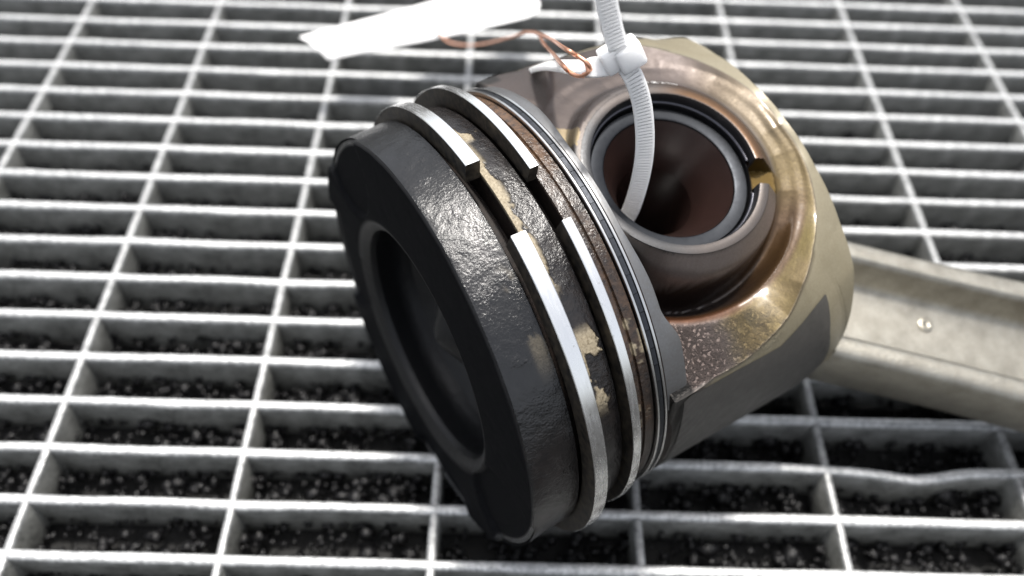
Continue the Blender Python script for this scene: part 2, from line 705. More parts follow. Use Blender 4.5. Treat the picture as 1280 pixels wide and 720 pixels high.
# ring belt: grooves and lands behind the crown
prof = [(8.4, 35.0), (11.45, 35.0), (11.45, 39.2), (11.6, 39.5)]
prof += dense([(11.6, 39.5), (16.5, 39.5)], .18)[1:]
prof += [(16.65, 39.3), (16.7, 35.5), (18.75, 35.5), (18.75, 39.2), (18.9, 39.45)]
prof += dense([(18.9, 39.45), (20.6, 39.45)], .4)[1:]
prof += [(20.75, 39.1), (21.0, 39.05), (21.2, 39.4)]
prof += dense([(21.2, 39.4), (22.85, 39.4)], .4)[1:]
prof += [(22.95, 39.2), (22.95, 35.0), (25.1, 35.0), (25.1, 39.45), (25.3, 39.62)]
npre = len(prof)
prof += dense([(25.3, 39.62), (27.2, 39.62)], .35)[1:]
nend = len(prof)
prof += [(27.35, 39.5), (27.4, 39.2), (27.4, 27.0)]
V, F = lathe(prof, 960)
V, s, th, r = polar(V)
nn = fbm(V, .45, 15, 5) - .5
n3 = fbm(V, 1.2, 19, 3) - .5
land2 = (s > 11.5) & (s < 16.6) & (r > 39)
land3 = (s > 18.8) & (s < 22.9) & (r > 38.5)
# lower edge of the last land runs wider beside the cast panels
ext = 2.1 * smoothstep(31, 41, th) * (1 - smoothstep(53.5, 56.0, th)) - .9 * (1 - smoothstep(10, 27, np.abs(th)))
sel = s > 25.31
V[sel, 0] = 25.3 + (s[sel] - 25.3) * (1 + ext[sel] / 2.1)
dep = np.zeros(len(V))
dn = fbm(V * [1.0, .6, .6], .42, 41, 6)
# dried beige deposit: along the first ring near the gap, and a flake lower down
dep1 = smoothstep(.48, .50, dn + .10 * (1 - smoothstep(0, 1.6, np.abs(s - 12.1)))) * (1 - smoothstep(12.6, 13.9, s)) * smoothstep(-34, -16, th) * (1 - smoothstep(13, 22, th))
dep1 = np.maximum(dep1, smoothstep(-.2, .2, 13.0 + 1.4 * (dn - .5) * 4 - s) * smoothstep(-16, -13, th) * (1 - smoothstep(8, 11, th)))
dep2 = smoothstep(.465, .485, dn) * smoothstep(26, 30, th) * (1 - smoothstep(44, 50, th)) * (1 - smoothstep(14.4, 16.0, s - 2.0 * (th < 34)))
dep3 = smoothstep(.44, .46, dn) * (1 - smoothstep(2.0, 3.2, np.hypot((th + 27) * .7, s - 13.2)))
dep[:] = np.clip(np.maximum(np.maximum(dep1, dep2), dep3), 0, 1) * land2
dep = np.maximum(dep, land3 * smoothstep(.60, .64, dn) * smoothstep(25, 30, th) * (1 - smoothstep(55, 65, th)) * .8)
amp = np.where(land2, .03 * nn + .06 * n3 + .20 * dep, 0) + np.where(land3, .05 * nn, 0)
rad = (r + amp) / np.maximum(r, 1e-6)
V[:, 1] *= rad
V[:, 2] *= rad
cols = np.zeros((len(V), 4))
cols[:, 0] = np.where(land2, .95, np.where(land3, .85, .25))
cols[:, 0] = np.where(land2, .70 + .25 * smoothstep(-30, 5, th + 30 * nn), cols[:, 0])
cols[:, 1] = dep
bn = fbm(V * [2.0, .4, .4], .3, 51, 4)
cols[:, 2] = np.where(land3, np.clip(.30 + .9 * (bn - .5) + .75 * smoothstep(-2, -14, th) * smoothstep(20.0, 21.3, s), 0, 1), np.where(land2, .06, .12))
cols[:, 2] = np.where(s > 25.0, .15, cols[:, 2])
cols[:, 3] = 1
belt = pobj('ring_belt', V, F, CARBON, smooth=28, cols=cols)

# the last land is bare turned metal beside the panels: separate strip sits a hair proud
V, F = lathe([(25.35, 39.68), (25.6, 39.72), (26.3, 39.72), (27.1, 39.72), (27.33, 39.6)], 240, th0=-56, th1=57.5)
V, s, th, r = polar(V)
ext = 2.1 * smoothstep(31, 41, th) * (1 - smoothstep(53.5, 56.0, th)) - .9 * (1 - smoothstep(10, 27, np.abs(th)))
V[:, 0] = 25.3 + (s - 25.3) * (1 + ext / 2.1) + .02
cols = np.zeros((len(V), 4))
cols[:, :3] = (.17, .174, .182)
cols[:, 3] = .4
bl = pobj('bare_land', V, F, SKIRT, smooth=40, cols=cols)
ba = bl.data.attributes.new('Metal', 'FLOAT', 'POINT')
ba.data.foreach_set('value', np.ones(len(V), dtype=np.float32))


# rings
def make_ring(name, s0, s1, R, thick, ob, oh, g0, g1, outer_mat, side_mat, n=300):
    e = .10
    sec = [(s0, R - thick), (s0, R - e), (s0 + e, R), (s1 - e, R), (s1, R - e), (s1, R - thick)]
    V, F = lathe(sec, n, True, g1, g0 + 360, ob, oh)
    o = pobj(name, V, F, side_mat, smooth=30)
    me = o.data
    me.materials.append(outer_mat)
    k = len(sec)
    for p in me.polygons:
        if len(p.vertices) == 4:
            idx = sorted(v % k for v in p.vertices)
            if set(idx) in ({1, 2}, {2, 3}, {3, 4}):
                p.material_index = 1
    return o


make_ring('compression_ring', 8.72, 11.12, 41.70, 3.6, 1.0, 1.85, -13.9, 4.3, CHROME, RSIDE)
make_ring('scraper_ring', 16.95, 18.50, 41.45, 3.4, -.3, 1.55, -6.0, 6.9, CHROME, RSIDE)
oil = pobj('oil_ring', *lathe([(23.62, 37.0), (23.62, 39.75), (24.42, 39.75), (24.42, 37.0)], 300, True), EXPAND, smooth=30)
for s0, s1 in ((23.10, 23.50), (24.55, 24.97)):
    V, F = lathe([(s0, 37.0), (s0, 40.1), (s0 + .08, 40.16), (s1 - .08, 40.16), (s1, 40.1), (s1, 37.0)], 360, True)
    o = mesh_obj('rail', V, F, RAIL, oil, smooth=30)
V, F = [], []
for i in range(84):                                     # coils of the expander seen between the rails
    t = 2 * math.pi * (i + .5) / 84
    c = np.array([24.02, -39.85 * math.sin(t), 39.85 * math.cos(t)])
    tt = np.array([0, -math.cos(t), -math.sin(t)])
    rr = np.array([0, -math.sin(t), math.cos(t)])
    b0 = len(V)
    for a in (-1, 1):
        for q, z in ((-.42, -.3), (-.36, .13), (.36, .13), (.42, -.3)):
            V.append(c + tt * a * 1.445 + np.array([q, 0, 0]) + rr * z)
    F += [(b0, b0 + 1, b0 + 5, b0 + 4), (b0 + 1, b0 + 2, b0 + 6, b0 + 5), (b0 + 2, b0 + 3, b0 + 7, b0 + 6), (b0, b0 + 1, b0 + 2, b0 + 3), (b0 + 4, b0 + 5, b0 + 6, b0 + 7)]
e = mesh_obj('expander_coils', V, F, EXPAND, oil, smooth=0)
e['kind'] = 'stuff'


# skirt and pin bosses: a relief over the (s, b) plane, built on rays from the pin axis
def tab(x, xs, ys):
    return np.interp(x, xs, ys)


S_END, S_BEG = 70.0, 25.6
RHO0 = 39.85


def rho(th, s):
    """outer radius; th in degrees from the pin direction"""
    a = np.abs(th)
    e = tab(a, [0, 18, 36, 50, 60, 70, 84, 90], [31.5, 32, 33.6, 36.0, 36.6, 37.3, 38.1, 38.4])
    t = np.clip((s - 59) / (S_END - 59), 0, 1)
    r0 = RHO0 - .55 * (1 - smoothstep(26.6, 27.6, s))
    return r0 + (e - r0) * t ** 1.6


def h_cyl(s, b):
    h = np.sqrt(np.maximum(RHO0 ** 2 - b * b, 0))
    for _ in range(6):
        th = np.degrees(np.arctan2(b, np.maximum(h, 1e-6)))
        h = np.sqrt(np.maximum(rho(th, s) ** 2 - b * b, 0))
    return h


APH = np.array([-180, -150, -130, -110, -90, -60, -35, -10, 0, 12, 30, 45, 60, 75, 90, 105, 120, 132, 145, 160, 180], float)
CH_H = np.array([32.2, 32.1, 31.9, 31.6, 31.2, 30.6, 29.9, 29.6, 29.6, 29.6, 29.3, 29.2, 29.0, 28.8, 28.7, 28.6, 28.6, 29.0, 31.2, 32.2, 32.2])
CH_R = np.array([17.0, 17.4, 18.0, 18.4, 18.6, 18.8, 19.1, 19.2, 19.1, 19.0, 19.2, 19.3, 19.3, 19.2, 19.1, 19.1, 18.9, 18.2, 17.4, 17.0, 17.0])
GR_H = np.array([31.6, 30.5, 29.6, 28.8, 28.5, 28.9, 29.4, 29.5, 29.5, 29.3, 28.2, 26.2, 23.6, 21.2, 19.6, 18.6, 18.4, 20.5, 27.0, 31.4, 31.6])
LP_H = np.array([31.4, 30.0, 29.0, 28.0, 27.6, 28.6, 30.0, 30.6, 30.7, 30.4, 29.3, 28.2, 27.0, 25.4, 24.3, 24.2, 24.2, 25.5, 28.5, 31.2, 31.4])
EX_A = np.array([0, 20, 41, 55, 69, 79, 90, 108, 125, 180], float)
EX_R = np.array([23.9, 25.0, 26.2, 26.9, 28.4, 30.4, 31.7, 34.2, 40, 60])
EX_H = np.array([31.2, 30.6, 29.6, 29.2, 28.7, 26.4, 24.3, 24.0, 24.0, 24.0])

rays = np.unique(np.concatenate([np.linspace(-180, 180, 721)[:-1],
                                 np.degrees(np.arctan2([38.4, -38.4, 39.3, -39.3], [S_END - SP, S_END - SP, S_BEG - SP, S_BEG - SP]))]))
NR = len(rays)
ring_r = [14.40, 14.40, 14.40, 14.95, 14.95, 14.42, 14.45, 14.52, 14.70, 14.95, 15.5, 16.0, 16.25]
ring_h = [8.0, 20.0, 29.7, 29.75, 30.65, 30.7, 31.4, 32.1, 32.48, 32.57, 32.57, 32.55, 32.5]
N_OUT = 30
rows = []
meta = []
for ph in rays:
    c, sn = math.cos(ph * DEG), math.sin(ph * DEG)
    pts = [(SP + r * c, r * sn, h) for r, h in zip(ring_r, ring_h)]
    mm = [0] * len(pts)
    cr, ch = tab(ph, APH, CH_R), tab(ph, APH, CH_H)
    gh, lh = tab(ph, APH, GR_H), tab(ph, APH, LP_H)
    a = abs(ph)
    # boundary distance along this ray
    rb = 1e9
    if c > 1e-6:
        rb = min(rb, (S_END - SP) / c)
    if c < -1e-6:
        rb = min(rb, (S_BEG - SP) / c)
    for _ in range(3):
        sb = SP + min(rb, 200) * c
        bm_ = float(rho(np.array([90.0]), np.array([np.clip(sb, S_BEG, S_END)]))[0])
        if abs(sn) > 1e-6:
            lim = bm_ / abs(sn)
            rb2 = 1e9
            if c > 1e-6:
                rb2 = (S_END - SP) / c
            if c < -1e-6:
                rb2 = (S_BEG - SP) / c
            rb = min(rb2, lim)
    knots = [(16.25, 32.5), (cr - .25, ch + .12), (cr, ch - .1)]
    er, eh = tab(a, EX_A, EX_R), tab(a, EX_A, EX_H)
    er = min(er, rb - .6)
    lr = min(23.6, er - 1.0) if a < 100 else 23.6
    gr0 = cr + .35 + .25 * max(0, ch - gh) * .25
    gr1 = min(gr0 + 1.2, 22.2)
    knots += [(gr0, gh + .35 * max(0, ch - gh) * .3), (gr1, gh), (gr1 + .5 * (lr - gr1), gh + .35 * (lh - gh)), (lr - .35, lh - .12 * (lh - gh)), (lr + .1, lh)]
    if er > lr + .5:
        knots += [(lr + .6, lh + .12), (er - .3, lh + (eh - lh) * .93), (er, eh)]
    kr = np.array([k[0] for k in knots])
    kh = np.array([k[1] for k in knots])
    last = min(kr[-1], rb - .5)
    # radial samples between boss edge and outer edge
    smp = np.unique(np.concatenate([np.linspace(16.4, last, 56), ]))
    hh = np.interp(smp, kr, kh)
    # soften knots a little
    hs = hh.copy()
    for _ in range(4):
        hs[1:-1] = .25 * hs[:-2] + .5 * hs[1:-1] + .25 * hs[2:]
    for r_, h_ in zip(smp, hs):
        pts.append((SP + r_ * c, r_ * sn, h_))
    r0, h0 = last, hs[-1]
    D0 = float(h_cyl(np.array([SP + r0 * c]), np.array([r0 * sn]))[0]) - h0
    sB, bB = SP + rb * c, rb * sn
    hB = float(h_cyl(np.array([sB]), np.array([bB]))[0])
    for k in range(1, N_OUT + 1):
        t = k / N_OUT
        tt = math.sin(t * math.pi / 2) if abs(bB) > 36 else t
        r_ = r0 + (rb - r0) * tt
        s_, b_ = SP + r_ * c, r_ * sn
        hc = float(h_cyl(np.array([s_]), np.array([b_]))[0])
        pts.append((s_, b_, hc - D0 * (1 - tt)))
    rows.append(pts)
P = np.array(rows)                                      # rays x samples x (s, b, h)
K = P.shape[1]
# clip removal notch in the boss
ca, sa = math.cos(27 * DEG), math.sin(27 * DEG)
u = (P[..., 0] - SP) * ca + P[..., 1] * sa
v = -(P[..., 0] - SP) * sa + P[..., 1] * ca
dd = np.where(u < 18.2, np.abs(v), np.hypot(u - 18.2, v))
rr_ = np.hypot(P[..., 0] - SP, P[..., 1])
inn = (u > 10) & (rr_ > 14.41)
cut = 1 - smoothstep(2.05, 2.45, dd)
P[..., 2] = np.where(inn, np.minimum(P[..., 2], P[..., 2] * (1 - cut) + 29.0 * cut), P[..., 2])
# casting unevenness outside the machined boss
flat = P.reshape(-1, 3)
nz = (fbm(flat, .22, 61, 4) - .5)
amt = smoothstep(19.5, 22, np.hypot(flat[:, 0] - SP, flat[:, 1])) * (1 - smoothstep(33, 37, np.abs(flat[:, 1]))) * (1 - smoothstep(66, 70, flat[:, 0]))
flat[:, 2] += nz * .22 * amt
ra_ = np.hypot(flat[:, 0] - SP, flat[:, 1])
ph_ = np.degrees(np.arctan2(flat[:, 1], flat[:, 0] - SP))
flat[:, 2] += .035 * np.sin(ph_ * DEG * 120) * smoothstep(16.3, 16.9, ra_) * smoothstep(19.1, 18.6, ra_) * smoothstep(85, 105, ph_) * smoothstep(140, 128, ph_)
P = flat.reshape(P.shape)


def surf_height(s, b):
    """look the relief up at (s, b)"""
    ph = math.degrees(math.atan2(b, s - SP))
    i = int(np.argmin(np.abs(rays - ph)))
    r = np.hypot(P[i, :, 0] - SP, P[i, :, 1])
    return float(np.interp(math.hypot(s - SP, b), r[10:], P[i, 10:, 2]))


def skirt_cols(flat):
    s, b, h = flat[:, 0], flat[:, 1], flat[:, 2]
    r = np.hypot(s - SP, b)
    ph = np.degrees(np.arctan2(b, s - SP))
    n = fbm(flat, .16, 71, 4)
    n2 = fbm(flat, .5, 73, 4)
    c = np.tile(np.array([.25, .22, .205]), (len(flat), 1))
    wet = np.full(len(flat), .35)

    def lay(col, m):
        m = np.clip(m, 0, 1)[:, None]
        c[:] = c * (1 - m) + np.array(col) * m
    a = np.abs(ph)
    er = tab(a, EX_A, EX_R)
    # pinkish oil film over the upper panel
    lay((.088, .070, .067), smoothstep(-15, -35, ph) * (r > 17) * .8)
    # beige cleaner band at the skirt end
    lay((.25, .222, .152), smoothstep(er - .2, er + .3, r) * smoothstep(118, 105, a))
    # amber oil lying on the shoulder
    gold = smoothstep(18.5, 20.5, r) * smoothstep(er + .25, er - .25, r) * smoothstep(-55, -20, ph) * smoothstep(112, 92, ph + 18 * (n - .5))
    gold = gold * (.5 + .5 * smoothstep(-25, 25, ph))
    lay((.155, .105, .022), gold * .9)
    lay((.135, .098, .008), gold * smoothstep(.30, .70, n) * smoothstep(24, 50, ph) * .8)
    # thick dark oil pooled in the channel between boss and shoulder
    pool = smoothstep(18.9, 19.5, r) * smoothstep(24.4, 22.2, r + 1.5 * (n2 - .5)) * smoothstep(22, 62, ph) * smoothstep(165, 140, ph)
    lay((.085, .037, .012), smoothstep(18.9, 19.4, r) * smoothstep(25.2, 24.2, r) * smoothstep(20, 45, ph) * smoothstep(160, 140, ph) * .85)
    lay((.020, .008, .005), pool * smoothstep(55, 95, ph))
    lay((.12, .042, .014), smoothstep(23.2, 23.9, r) * smoothstep(25.6, 24.8, r) * smoothstep(80, 100, ph) * smoothstep(150, 135, ph) * .8)
    # cast panel next to the ring belt
    lay((.19, .15, .138), smoothstep(24.6, 25.4, r) * smoothstep(92, 106, ph + 14 * (n2 - .5)) * (b < 32.6) * (s < 48))
    lay((.05, .047, .044), smoothstep(30.2, 29.4, s) * smoothstep(30.8, 31.6, np.abs(b)))
    # boss face and chamfer
    lay((.145, .128, .122), (r < 16.4) * 1.0)
    lay((.42, .36, .34), smoothstep(16.3, 16.6, r) * smoothstep(19.2, 18.9, r) * smoothstep(28, 45, ph) * smoothstep(150, 125, ph) * .9)
    lay((.085, .087, .093), (r < 16.4) * smoothstep(100, 135, a))
    lay((.14, .065, .018), (r > 14.9) * smoothstep(19.4, 18.6, r) * smoothstep(26, 14, ph) * smoothstep(-75, -45, ph) * .8)
    lay((.17, .165, .165), smoothstep(16.2, 17, r) * smoothstep(22, 18, r) * smoothstep(135, 150, a))
    # puddle in the notch
    lay((.16, .10, .02), (np.where(u.reshape(-1) < 18.2, np.abs(v.reshape(-1)), np.hypot(u.reshape(-1) - 18.2, v.reshape(-1))) < 2.4) * (u.reshape(-1) > 10) * (r > 14.45))
    # bore
    lay((.09, .09, .10), (r < 14.7) * 1.0)
    # dry crumbs by the belt
    lay((.36, .29, .18), (np.hypot(s - 31.0, b + 13.5) < 2.6 + 2.5 * (n2 - .5)) * .9)
    wet = np.clip(.35 + .65 * gold + .65 * pool, 0, 1)
    pit = smoothstep(25, 26.2, r) * smoothstep(78, 100, ph + 20 * (n2 - .5)) * smoothstep(33, 31.5, b) + .03 * gold
    c *= np.where((er + .2 < r) & (a < 112), .85, .56)[:, None]
    metal = 1 - .75 * smoothstep(er - .2, er + .3, r) * smoothstep(118, 105, a)
    return np.concatenate([c, wet[:, None]], 1), np.clip(pit, 0, 1), metal


cols, pit, metal = skirt_cols(P.reshape(-1, 3))
top = P.reshape(-1, 3)
V = [(s, -b, h) for s, b, h in top]
F = []
for i in range(NR):
    j = (i + 1) % NR
    for k in range(K - 1):
        F.append((i * K + k, i * K + k + 1, j * K + k + 1, j * K + k))
nt_ = len(V)
bot_i = list(range(0, NR))
# mirrored far side, coarser detail but the same relief
V += [(s, -b, -h) for s, b, h in top]
F += [tuple(nt_ + q for q in f) for f in F]
# end face and hollow inside
ends = [i for i in range(NR) if abs(P[i, -1, 0] - S_END) < 1e-3]
ends.sort(key=lambda i: P[i, -1, 1])
loop = [i * K + K - 1 for i in ends] + [nt_ + i * K + K - 1 for i in reversed(ends)]
VA = np.array(V)
prev = loop
for sx, kx in ((70.0, .985), (69.6, .90), (61.5, .88)):
    cur = []
    for q in loop:
        cur.append(len(V))
        hq = VA[q, 2] * kx
        if kx < .98:
            hq = math.copysign(min(abs(hq), 15.0), hq)
        V.append((sx if kx < .98 else VA[q, 0] + .12, VA[q, 1] * kx, hq))
    for a_ in range(len(loop)):
        b_ = (a_ + 1) % len(loop)
        F.append((prev[a_], prev[b_], cur[b_], cur[a_]))
    prev = cur
extra = len(V) - 2 * nt_
allc = np.concatenate([cols, cols, np.tile([.45, .40, .36, .3], (extra, 1))])
sk = pobj('skirt', V, F, SKIRT, smooth=32, cols=allc)
pa = sk.data.attributes.new('Pit', 'FLOAT', 'POINT')
pa.data.foreach_set('value', np.concatenate([pit, pit, np.zeros(extra)]).astype(np.float32))
pa = sk.data.attributes.new('Metal', 'FLOAT', 'POINT')
pa.data.foreach_set('value', np.concatenate([metal, metal, np.full(extra, .3)]).astype(np.float32))

# printed skirt coating (a thin layer on each thrust face)
for sgn in (1, -1):
    V, F = [], []
    ns, nth = 90, 90
    ss = np.linspace(27.7, 66.0, ns)
    for s_ in ss:
        # outline: upper boundary by s
        t0 = tab(s_, [27.7, 29.0, 49, 54, 57.5, 60.3, 60.8, 62.2, 64.2, 66.0], [57.5, 56.6, 56.4, 52.5, 49.3, 47.3, 50.5, 63, 72, 88])
        for q in range(nth + 1):
            th_ = t0 + (180 - 2 * t0) * q / nth
            rr0 = float(rho(np.array([min(th_, 180 - th_)]), np.array([s_]))[0])
            b_, h_ = rr0 * math.sin(th_ * DEG), rr0 * math.cos(th_ * DEG)
            ah = abs(h_)
            if ah > 8:
                hs_ = surf_height(s_, b_ * sgn)
                h_ = math.copysign(hs_, h_)
            g = 1.0022
            V.append((s_, -sgn * b_ * g, h_ * g))
    for i in range(ns - 1):
        for q in range(nth):
            F.append((i * (nth + 1) + q, i * (nth + 1) + q + 1, (i + 1) * (nth + 1) + q + 1, (i + 1) * (nth + 1) + q))
    pobj('skirt_coating', V, F, COATING, smooth=40)

# wrist pin (hollow, countersunk) and its retaining clip
PO = 14.3


def pin_lathe(profile, n=160, closed=False):
    V, F = [], []
    k = len(profile)
    for i in range(n):
        t = 2 * math.pi * i / n
        for r, h in profile:
            V.append((SP + r * math.cos(t), -r * math.sin(t), h))
    for i in range(n):
        j = (i + 1) % n
        for a in range(k if closed else k - 1):
            F.append((i * k + a, i * k + (a + 1) % k, j * k + (a + 1) % k, j * k + a))
    return V, F


V, F = pin_lathe([(PO, -28.8), (PO, 28.75), (PO - .15, 29.1), (PO - .55, 29.37), (11.95, 29.37), (11.65, 29.25), (11.5, 28.95), (11.5, -28.95), (11.95, -29.37), (PO - .55, -29.37)], closed=True)
pinobj = pobj('wrist_pin', V, F, PIN_FACE, smooth=30)
V, F = pin_lathe([(11.49, 28.98), (9.3, 25.1), (7.05, 21.1), (7.0, 20.6), (7.0, -20.6), (7.05, -21.1), (11.49, -28.98)])
mesh_obj('pin_bore', V, F, PIN_BORE, pinobj, smooth=30)
path = [np.array([SP + 14.55 * math.cos(t), -14.55 * math.sin(t), 30.2]) for t in np.radians(np.linspace(40, 374, 120))]
V, F = tube(path, .42, 10)
pobj('retaining_clip', V, F, CLIP, smooth=60)

# ------------------------------------------------------------------ connecting rod
RODA = 39.5 * DEG
RD = np.array([math.cos(RODA), math.sin(RODA)])
RN = np.array([-math.sin(RODA), math.cos(RODA)])
rod_base = W(SP + 140 * RD[0], 140 * RD[1], -3)
rod = empty('connecting_rod', (rod_base[0], rod_base[1], 0), 'tan forged steel connecting rod running out of the piston skirt to the right edge', 'connecting rod')
bpy.context.view_layer.update()


def robj(name, V, F, mat, smooth=35):
    o = mesh_obj(name, V, F, mat, rod, smooth)
    o.matrix_parent_inverse = rod.matrix_world.inverted()
    o.matrix_basis = M_P
    return o


def rl(l, t, h):
    """rod coordinates -> piston-local vertex"""
    s = SP + l * RD[0] + t * RN[0]
    b = l * RD[1] + t * RN[1]
    return (s, -b, h)


half = [(-13.6, -3.0), (-13.7, 2.2), (-13.2, 3.5), (-12.2, 4.1), (-10.4, 4.0), (-9.3, 4.35), (-8.7, 4.0), (-8.3, 3.0), (-6.9, -.9), (-6.1, -2.2), (-4.9, -2.75), (0, -2.8), (5.4, -2.75), (6.8, -2.2), (7.8, -.2),
        (8.7, 3.4), (9.3, 4.2), (10.2, 4.6), (12.7, 4.75), (13.7, 4.1), (14.3, 2.6), (14.2, -3.0)]
sec = half + [(t, -6.0 - h) for t, h in reversed(half[1:-1])]
V, F = [], []
k = len(sec)
nl = 70
for i in range(nl + 1):
    l = 14 + (118 - 14) * i / nl
    g = 1.0 + .10 * smoothstep(60, 118, l) - .0 * l
    for t, h in sec:
        V.append(rl(l, t * g, h))
V = np.array(V)
V[:, 2] += .10 * (fbm(V, .16, 81, 3) - .5)
V = V.tolist()
for i in range(nl):
    for a in range(k):
        F.append((i * k + a, i * k + (a + 1) % k, (i + 1) * k + (a + 1) % k, (i + 1) * k + a))
F.append(tuple(range(k)))
F.append(tuple(nl * k + a for a in range(k)))
beam = robj('beam', V, F, ROD, 40)


def ring_solid(cl, ri, ro, h0, h1, n=96):
    V, F = [], []
    pr = [(ri, h0), (ri, h1), (ro - 1, h1), (ro, h1 - 1), (ro, h0 + 1), (ro - 1, h0)]
    for i in range(n):
        t = 2 * math.pi * i / n
        for r, h in pr:
            V.append(rl(cl + r * math.cos(t), r * math.sin(t), h))
    for i in range(n):
        j = (i + 1) % n
        for a in range(6):
            F.append((i * 6 + a, i * 6 + (a + 1) % 6, j * 6 + (a + 1) % 6, j * 6 + a))
    return V, F


robj('small_end', *ring_solid(0, PO + .03, 19.0, -14, 8), ROD, 35)
robj('big_end', *ring_solid(140, 25, 33, -15, 9), ROD, 35)
# small forging pip on the web
V, F = [], []
pl_ = at_h(1157, 406, -2.6)
q = pl_ - C0
l0 = (q @ AX - SP) * RD[0] + (q @ OT) * RD[1]
t0 = (q @ AX - SP) * RN[0] + (q @ OT) * RN[1]
prs = [(1.75, -3.1), (1.6, -2.5), (1.15, -2.3), (.75, -2.35), (.4, -2.5), (.02, -2.55)]
for i in range(28):
    t = 2 * math.pi * i / 28
    for r, h in prs:
        V.append(rl(l0 + r * math.cos(t), t0 + r * math.sin(t), h))
for i in range(28):
    j = (i + 1) % 28
    for a in range(len(prs) - 1):
        F.append((i * 6 + a, i * 6 + a + 1, j * 6 + a + 1, j * 6 + a))
robj('forging_mark', V, F, ROD, 50)

# ------------------------------------------------------------------ cable tie
tie_base = at_h(790, 265, 10)
tie = empty('cable_tie', tie_base, 'white nylon cable tie looped through the hollow wrist pin', 'cable tie')
bpy.context.view_layer.update()


def wobj(name, V, F, mat, parent, smooth=35):
    o = mesh_obj(name, V, F, mat, parent, smooth)
    o.matrix_parent_inverse = parent.matrix_world.inverted()
    return o


HEAD = [at_h(x, y, h) for x, y, h in ((774, 74, 53),)][0]
front = [W(SP - .5, -.8, -30), W(SP - .5, -.5, -10), W(SP - 1.5, 0, 8)] + [at_h(*p) for p in ((779, 282, 17.5), (790, 258, 25), (801, 220, 33), (806, 180, 40), (803, 135, 46.5), (793, 100, 51), (778, 74, 53.5), (768, 45, 57), (760, 12, 61), (750, -40, 67))]
path = catmull(front, 14)
view = [(CAM - p) / np.linalg.norm(CAM - p) for p in path]
sides = []
for i, p in enumerate(path):
    a, b = path[max(0, i - 1)], path[min(len(path) - 1, i + 1)]
    t = (b - a) / np.linalg.norm(b - a)
    sides.append(np.cross(t, view[i] + .12 * RT))
wd, tk = 1.42, .52
sec = [(-wd, -tk), (wd, -tk), (wd, tk * .5), (wd - .25, tk), (-wd + .25, tk), (-wd, tk * .5)]
wobj('strap', *sweep(path, sides, sec), NYLON, tie, 40)
# teeth across the strap, on the side facing outwards
V, F = [], []
acc = 0
for i in range(14 * 3, len(path) - 1):
    a, b = path[i], path[i + 1]
    L = np.linalg.norm(b - a)
    t = (b - a) / L
    w = sides[i] - t * (sides[i] @ t)
    w /= np.linalg.norm(w)
    n = np.cross(t, w)
    if n @ (CAM - a) < 0:
        n = -n
    d = -acc
    while d + .62 < L:
        d += .62
        c = a + t * d
        b0 = len(V)
        for (x, y, z) in ((-1, -.22, .40), (1, -.22, .40), (1, .22, .40), (-1, .22, .40), (-1, .0, .56), (1, .0, .56)):
            V.append(c + w * x * 1.05 + t * y + n * z)
        F += [(b0, b0 + 1, b0 + 5, b0 + 4), (b0 + 3, b0 + 4, b0 + 5, b0 + 2), (b0, b0 + 4, b0 + 3), (b0 + 1, b0 + 2, b0 + 5), (b0, b0 + 3, b0 + 2, b0 + 1)]
    acc = L - d
o = wobj('teeth', V, F, NYLON, tie, 0)
o['kind'] = 'stuff'
# return run from the head over the far edge and under the piston to the other end of the pin
back = [at_h(*p) for p in ((768, 80, 52.5), (750, 84, 51.5), (728, 85, 49.5), (706, 83, 44), (688, 82, 36), (672, 85, 26), (660, 92, 15))]
back += [W(39.0, -45.5, 2), W(40, -45, -12), W(42, -38, -28), W(44, -22, -37), W(SP - .5, -7, -38), W(SP - .5, -.8, -35), W(SP - .5, -.8, -30)]
path2 = catmull(back, 10)
sides2 = []
n2_ = len(path2)
for i, p in enumerate(path2):
    a, b = path2[max(0, i - 1)], path2[min(n2_ - 1, i + 1)]
    t = (b - a) / np.linalg.norm(b - a)
    f = min(1.0, i / 40)
    g = np.cross(t, (CAM - p) / np.linalg.norm(CAM - p))
    sides2.append(g * (1 - f) + AX * f * (1 if g @ AX > 0 else -1))
wobj('strap_end', *sweep(path2, sides2, sec), NYLON, tie, 40)


def rbox(c, X, Y, Z, sx, sy, sz, bev, name, mat, parent, segs=3):
    bm = bmesh.new()
    bmesh.ops.create_cube(bm, size=1)
    for vtx in bm.verts:
        vtx.co = Vector((vtx.co.x * sx, vtx.co.y * sy, vtx.co.z * sz))
    bmesh.ops.bevel(bm, geom=list(bm.edges), offset=bev, segments=segs, profile=.5, affect='EDGES')
    V = [c + X * q.co.x + Y * q.co.y + Z * q.co.z for q in bm.verts]
    bm.verts.index_update()
    F = [tuple(q.index for q in f.verts) for f in bm.faces]
    bm.free()
    return wobj(name, V, F, mat, parent, 40)


i0 = int(np.argmin([np.linalg.norm(p - at_h(779, 74, 53.4)) for p in path]))
tdir = (path[i0 + 1] - path[i0 - 1])
tdir /= np.linalg.norm(tdir)
wdir = sides[i0] - tdir * (sides[i0] @ tdir)
wdir /= np.linalg.norm(wdir)
if wdir @ RT < 0:
    wdir = -wdir
ndir = np.cross(tdir, wdir)
if ndir @ (CAM - HEAD) < 0:
    ndir = -ndir
head = rbox(at_h(785, 68, 53.6), wdir, tdir, ndir, 4.0, 3.9, 3.6, .55, 'head', NYLON, tie)
rbox(at_h(763, 74, 53.0), wdir, tdir, ndir, 2.6, 3.7, 2.8, .4, 'head_flange', NYLON, tie)

